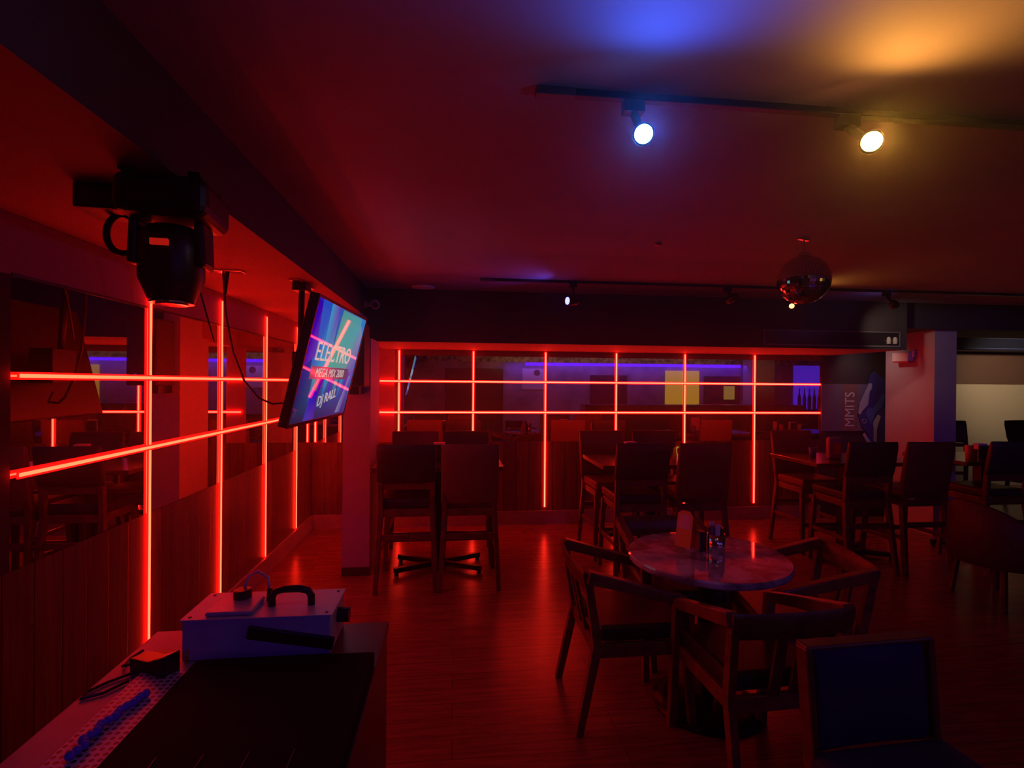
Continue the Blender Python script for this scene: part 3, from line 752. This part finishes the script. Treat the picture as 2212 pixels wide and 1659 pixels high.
obj('head', hd, M_BLKPLA, t, smooth=True)
obj('front_ring', lathe([(0.058, -0.356), (0.058, -0.352)], 28), M_CHROME, t)
obj('lens', lathe([(0.042, -0.360), (0.042, -0.3565)], 28), mat('stage_lens', (0.5, 0.3, 0.35), 0.05, coat=1.0), t)
obj('red_glint', bx(-0.022, 0.022, -0.094, -0.080, -0.205, -0.188), mat('red_glint_glow', (0.5, 0.05, 0.04), 0.4, emit=(1.0, 0.02, 0.01), es=0.35), t)  # red light reflected on the head, put in as a glowing block
t = thing('laser_projector', 'small black laser box with hanging loop clamped beside the moving-head light', 'stage light', (-1.05, 1.72, 2.18), 0.1)
obj('housing', bx(-0.07, 0.055, -0.07, 0.07, -0.075, -0.001), M_BLKPLA, t, bevel=0.006)
lp = [(0.03 + 0.045 * math.sin(a), 0, -0.13 - 0.06 * math.cos(a)) for a in [2 * PI * k / 20 for k in range(21)]]
obj('safety_loop', tube(lp, 0.010, caps=False), M_BLKMET, t, smooth=True)

# ------------------------------------------------------------------ desk and devices in the left foreground
t = thing('desk', 'dark DJ desk in the bottom left foreground under the white machine', 'desk', (0, 0, 0))
obj('desktop', bx(-0.704, -0.212, 0.35, 1.765, 0.77, 0.80), mat('black_desk_laminate', (0.03, 0.025, 0.03), 0.35), t, bevel=0.003)
obj('side_shelf', bx(-0.935, -0.705, 0.35, 1.765, 0.77, 0.80), mat('desk_laminate', (0.42, 0.33, 0.33), 0.45, noise=(5, 0.12)), t, bevel=0.003)
obj('side_panel', bx(-0.24, -0.215, 0.37, 1.74, 0.0, 0.769), M_BLKPLA, t)
obj('side_panel', bx(-0.93, -0.905, 0.37, 1.74, 0.0, 0.769), M_BLKPLA, t)
obj('front_panel', bx(-0.904, -0.241, 1.715, 1.74, 0.05, 0.769), M_BLKPLA, t)
t = thing('mixer', 'flat black mixing controller lying on the desk in front of the white machine', 'mixer', (-0.455, 1.10, 0.80), 0)
obj('body', bx(-0.243, 0.235, -0.55, 0.405, 0.001, 0.035), mat('mixer_black', (0.006, 0.006, 0.008), 0.7, spec=0.06), t, bevel=0.004)
for k in range(4):
    obj('slider', bx(-0.14 + k * 0.09, -0.138 + k * 0.09, -0.2, 0.02, 0.0355, 0.037), mat('slider_grey', (0.05, 0.04, 0.05), 0.4), t)
t = obj('perforated_panel', bx(-0.060, 0.060, -0.36, 0.02, 0.0, 0.022), M_PERF, bevel=0.003); t.location = (-0.765, 1.462, 0.80)
tag(t, 'pale perforated metal panel lying on the desk left of the black controller', 'panel')
rp = bmesh.new()
pts = [(-0.775, 1.15), (-0.768, 1.18), (-0.782, 1.20), (-0.772, 1.225), (-0.778, 1.25), (-0.765, 1.275), (-0.768, 1.30), (-0.755, 1.325), (-0.752, 1.35), (-0.742, 1.372)]
for i in range(len(pts) - 1):
    for k in range(2):
        q = Vector((*pts[i], 0.832)).lerp(Vector((*pts[i + 1], 0.832)), k / 2)
        bmesh.ops.create_icosphere(rp, subdivisions=2, radius=0.0098, matrix=Matrix.Translation(q))
tag(obj('bead_cord', rp, M_BLUEROPE, smooth=True), 'violet-blue knobbly cord lying on the perforated panel', 'cord')
t = thing('power_adapter', 'black wedge-shaped power adapter beside the white machine', 'adapter', (-0.835, 1.52, 0.80), -0.55)
obj('body', prism([(-0.03, 0), (0.11, 0), (0.11, 0.075), (0.05, 0.05), (-0.03, 0.042)], 0.05, Matrix.Translation((0, 0.025, 0.001)) @ Matrix.Rotation(PI / 2, 4, 'X')), M_BLKPLA, t, bevel=0.003)
obj('cord', tube([(-0.03, 0, 0.02), (-0.07, -0.02, 0.01), (-0.10, 0.01, 0.006), (-0.12, 0.06, 0.005)], 0.004), M_BLKPLA, t)
cb = [(-0.85, 1.47, 0.806), (-0.88, 1.42, 0.805), (-0.92, 1.40, 0.805), (-0.925, 1.43, 0.805), (-0.90, 1.47, 0.805), (-0.86, 1.51, 0.806)]
tag(obj('cable', tube(cb, 0.004), M_BLKPLA), 'thin black cable loop on the desk left of the power adapter', 'cable')

# fog machine
t = thing('fog_machine', 'white metal fog machine box with black carry handle on the desk', 'fog machine', (-0.56, 1.660, 0.801), 0.0)
fb = bmesh.new(); bx(-0.205, 0.205, -0.095, 0.09, 0.0, 0.115, fb)
obj('case', fb, M_WHTMET, t, bevel=0.004)
obj('lid', bx(-0.21, 0.21, -0.10, 0.095, 0.1155, 0.119), M_WHTMET, t, bevel=0.001)
obj('tank', bx(-0.15, -0.02, -0.085, 0.03, 0.1195, 0.131), mat('tank_plastic', (0.48, 0.44, 0.52), 0.3), t, bevel=0.008)
obj('tank_cap', lathe([(0.026, 0.1315), (0.026, 0.155), (0.022, 0.157)], 20, c=(-0.085, 0.02)), M_BLKPLA, t)
hp = [(0.015, -0.02, 0.119), (0.015, -0.02, 0.145), (0.025, -0.02, 0.162), (0.05, -0.02, 0.168), (0.095, -0.02, 0.168), (0.12, -0.02, 0.162), (0.13, -0.02, 0.145), (0.13, -0.02, 0.119)]
obj('handle', tube(hp, 0.011, n=12), M_BLKPLA, t, smooth=True)
obj('hose', tube([(-0.085, 0.03, 0.15), (-0.08, 0.05, 0.185), (-0.05, 0.05, 0.20), (-0.015, 0.035, 0.185), (-0.005, 0.02, 0.14)], 0.004), M_WHTPLA, t, smooth=True)
obj('hose_plug', lathe([(0.010, 0.119), (0.008, 0.158)], 12, c=(-0.005, 0.02)), M_BLKPLA, t)
for x in (-0.19, 0.19):
    for y in (-0.08, 0.075): obj('screw', lathe([(0.005, 0.119), (0.004, 0.121)], 10, c=(x, y)), M_BLKPLA, t)
obj('bracket', bar((-0.02, -0.115, 0.085), (0.215, -0.10, 0.035), 0.012, 0.036, roll_ref=(0, 0, 1)), M_BLKMET, t, bevel=0.003)
obj('knob', tube([(0.205, 0.0, 0.075), (0.24, 0.0, 0.075)], 0.022, n=16), M_BLKPLA, t)

# ------------------------------------------------------------------ right side
t = thing('bulkhead_vent', 'long black slot vent set in the dark bulkhead above the mirror', 'vent', (2.98, YK, 2.0))
obj('frame', (lambda b: (bx(0, 1.46, -0.012, -0.001, -0.012, 0.004, b), bx(0, 1.46, -0.012, -0.001, 0.132, 0.142, b), bx(0, 0.01, -0.012, -0.001, 0.004, 0.132, b), bx(1.45, 1.46, -0.012, -0.001, 0.004, 0.132, b), b)[-1])(bmesh.new()), mat('vent_frame', (0.16, 0.15, 0.17), 0.4), t)
obj('slot', bx(0.01, 1.45, -0.006, -0.001, 0.004, 0.132), M_BLKPLA, t)
for x in (1.33, 1.40):
    obj('fitting', lathe([(0.018, 0), (0.022, 0.035), (0.012, 0.07)], 14, mtx=Matrix.Translation((x, -0.012, 0.02))), mat('vent_fitting', (0.45, 0.42, 0.38), 0.4), t)
t = thing('emergency_light', 'small white emergency light box on the square pillar', 'emergency light', (5.084, 5.36, 1.86), 0)
obj('housing', bx(-0.075, -0.001, -0.11, 0.10, 0.02, 0.12), M_WHTPLA, t, bevel=0.006)
obj('lamp_head', bx(-0.04, -0.005, -0.14, -0.112, 0.06, 0.14), M_WHTPLA, t, bevel=0.01)
obj('red_strip', bx(-0.07, -0.005, -0.105, 0.095, 0.006, 0.019), M_RED, t)
# banner with writing
t = thing('banner', 'grey wall banner with vertical white letters MMITS', 'banner', (4.41, YB - 0.012, 1.05))
obj('panel', bx(0.0, 0.78, -0.012, -0.001, 0.0, 0.57), M_GREYP, t)
obj('brown_stripe', bx(0.27, 0.47, -0.0135, -0.0125, 0.0, 0.57), M_BRNP, t)
bm_ = text_mesh('MMITS', 0.18, 0.001)
bmesh.ops.transform(bm_, verts=bm_.verts, matrix=Matrix.Translation((0.373, -0.015, 0.262)) @ Matrix.Rotation(PI / 2, 4, 'X') @ Matrix.Rotation(PI / 2, 4, 'Z') @ Matrix.Diagonal((0.83, 1, 1, 1)))
obj('lettering', bm_, mat('lettering_white', (0.95, 0.88, 0.90), 0.5), t)
t = thing('display_board', 'tall wavy blue and white cut-out display board beside the square pillar', 'display board', (5.03, 5.8155, 0.87))
MX = Matrix.Rotation(PI / 2, 4, 'X')
outl = [(0.02, 0.0), (0.00, 0.12), (-0.10, 0.24), (-0.15, 0.38), (-0.13, 0.52), (-0.06, 0.66), (0.0, 0.78), (0.02, 0.86), (0.07, 0.90), (0.16, 0.84), (0.24, 0.76), (0.30, 0.6), (0.30, 0.0)]
obj('board', prism(outl, 0.012, MX), M_NAVY, t)
obj('pale_edge', prism([(-0.12, 0.38), (-0.15, 0.40), (-0.13, 0.52), (-0.06, 0.66), (-0.01, 0.76), (0.03, 0.76), (0.03, 0.70), (0.0, 0.66), (-0.02, 0.50), (-0.10, 0.42)], 0.002, Matrix.Translation((0, -0.0125, 0)) @ MX), M_LILAC, t)
obj('pale_wave', prism([(0.06, 0.06), (0.10, 0.03), (0.10, 0.20), (0.15, 0.36), (0.11, 0.38), (0.05, 0.28), (0.06, 0.20)], 0.002, Matrix.Translation((0, -0.0125, 0)) @ MX), M_LILAC, t)
obj('pale_foot', prism([(-0.06, 0.16), (0.04, 0.02), (-0.02, 0.02), (-0.09, 0.14)], 0.002, Matrix.Translation((0.0, -0.0125, 0)) @ MX), M_LILAC, t)
obj('blue_patch', prism([(-0.05, 0.40), (0.02, 0.26), (0.08, 0.40), (0.16, 0.46), (0.21, 0.62), (0.17, 0.62), (0.06, 0.46), (-0.02, 0.46)], 0.002, Matrix.Translation((0, -0.0125, 0)) @ MX), M_MIDBLUE, t)
rg = [(-0.07 + 0.025 * math.cos(a), -0.016, 0.30 + 0.025 * math.sin(a)) for a in [2 * PI * k / 24 for k in range(25)]]
obj('ring_mark', tube(rg, 0.003, caps=False), M_LILAC, t)
t = thing('air_conditioner', 'dark blue wall air conditioner in the side room beyond the square pillar', 'air conditioner', (8.9, 7.2, 2.16))
obj('body', bx(-1.2, 1.3, 0.0, 0.299, 0.0, 0.26), mat('ac_body', (0.02, 0.025, 0.06), 0.3), t, bevel=0.02)
for z in (0.03, 0.19): obj('louvre', bx(-1.1, 1.2, -0.012, -0.001, z, z + 0.012), mat('ac_louvre', (0.08, 0.1, 0.25), 0.3), t)

# ------------------------------------------------------------------ rear room, seen in the mirrors
p_ = obj('led_strip', bx(2.0, 8.5, YR + 0.002, YR + 0.02, 2.11, 2.19), mat('led_blue', (0, 0, 0), 0.4, emit=(0.09, 0.01, 1.0), es=2.6))
tag(p_, 'blue light strip along the top of the rear wall, seen in the mirrors', 'light strip')
p_ = obj('poster', bx(1.92, 2.60, YR + 0.001, YR + 0.012, 1.42, 2.02), mat('poster_paper', (0.65, 0.55, 0.55), 0.6))
tag(p_, 'pale square poster with a round mark, reflected in the back mirror', 'poster')
obj('round_mark', lathe([(0.09, 0), (0.09, 0.002)], 28, mtx=Matrix.Translation((2.34, YR + 0.0125, 1.90)) @ Matrix.Rotation(-PI / 2, 4, 'X')), M_BROWN, p_)
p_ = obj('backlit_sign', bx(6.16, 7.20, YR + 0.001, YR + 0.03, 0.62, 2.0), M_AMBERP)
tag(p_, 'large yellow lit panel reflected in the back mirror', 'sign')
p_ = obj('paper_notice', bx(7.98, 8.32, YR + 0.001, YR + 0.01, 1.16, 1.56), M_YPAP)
tag(p_, 'small yellow paper notice reflected right of the large yellow panel', 'notice')
p_ = obj('door_panel', bx(3.9, 5.0, YR + 0.001, YR + 0.03, 0.0, 1.85), mat('rear_dark_door', (0.07, 0.03, 0.04), 0.5))
tag(p_, 'dark door reflected between the poster and the yellow panel', 'door')
p_ = obj('door_panel', bx(7.35, 8.5, YR + 0.001, YR + 0.0009 + 0.0002, 0.0, 1.85), mat('rear_dark_door', (0.07, 0.03, 0.04), 0.5))
tag(p_, 'dark door behind the small yellow notice, reflected in the mirror', 'door')
p_ = obj('cabinet', bx(-0.2, 1.35, YR + 0.001, YR + 0.25, 0.0, 2.0), mat('rear_cabinet', (0.07, 0.03, 0.03), 0.5))
tag(p_, 'dark tall cabinet on the rear wall, reflected at the left of the back mirror', 'cabinet')
t = thing('back_bar_shelf', 'blue-lit bottle shelf reflected at the right end of the back mirror', 'shelf', (10.2, YR, 0.85))
obj('back_panel', bx(0.0, 0.9, 0.001, 0.02, 0.0, 1.45), mat('lit_shelf_back', (0.3, 0.25, 0.6), 0.5, emit=(0.10, 0.03, 1.0), es=0.55), t)
obj('shelf_board', bx(0.0, 0.95, 0.021, 0.25, 0.0, 0.03), M_TRIM, t)
for k in range(5):
    mm = M_GLASSB if k < 3 else M_GLASSA
    b_ = obj('bottle', lathe([(0.035, 0), (0.038, 0.02), (0.038, 0.20), (0.013, 0.28), (0.013, 0.36), (0.016, 0.365)], 16), mm, smooth=True)
    b_.scale = (1.4, 1.4, 1.7); b_.location = (10.32 + k * 0.16, YR + 0.12, 0.882)
    tag(b_, ('blue bottle' if k < 3 else 'amber bottle') + ' reflected on the lit shelf, number %s from the left' % ('one', 'two', 'three', 'four', 'five')[k], 'bottle', 'bottles on the lit shelf')
p_ = obj('bar_counter', bx(3.4, 9.6, -2.1, -1.6, 0.0, 1.05), mat('rear_counter', (0.12, 0.05, 0.05), 0.35))
tag(p_, 'long dark bar counter in the rear of the room, reflected in the back mirror', 'counter')


# finer pieces hang under the part they belong to
SUB = {'fog_machine': (('tank_cap', 'tank'), ('hose_plug', 'hose'), ('knob', 'bracket')),
       'moving_head_light': (('front_ring', 'head'), ('lens', 'head'), ('red_glint', 'head')),
       'banner': (('brown_stripe', 'panel'), ('lettering', 'panel')),
       'display_board': (),
       'bulkhead_vent': (('fitting', 'slot'),),
       'wall_speaker': (('grille', 'cabinet'), ('badge', 'cabinet')),
       'security_camera': (('lens', 'body'),),
       'emergency_light': (('red_strip', 'housing'),),
       'spot_lamp': (('lens', 'lamp_body'),),
       'menu_stand': (('picture', 'front_card'),),
       'light_track': (('end_cap', 'rail'),),
       'card_holder': (('red_card', 'clear_shell'),),
       'mirror_ball': (('mirror_tiles', 'core'),),
       'air_conditioner': (('louvre', 'body'),)}
for root in [o for o in COL.objects if o.parent is None]:
    for a, b in SUB.get(root.name.split('.')[0], ()):
        host = [c for c in root.children if c.name.split('.')[0] == b][0]
        for c in [c for c in root.children if c.name.split('.')[0] == a]: c.parent = host
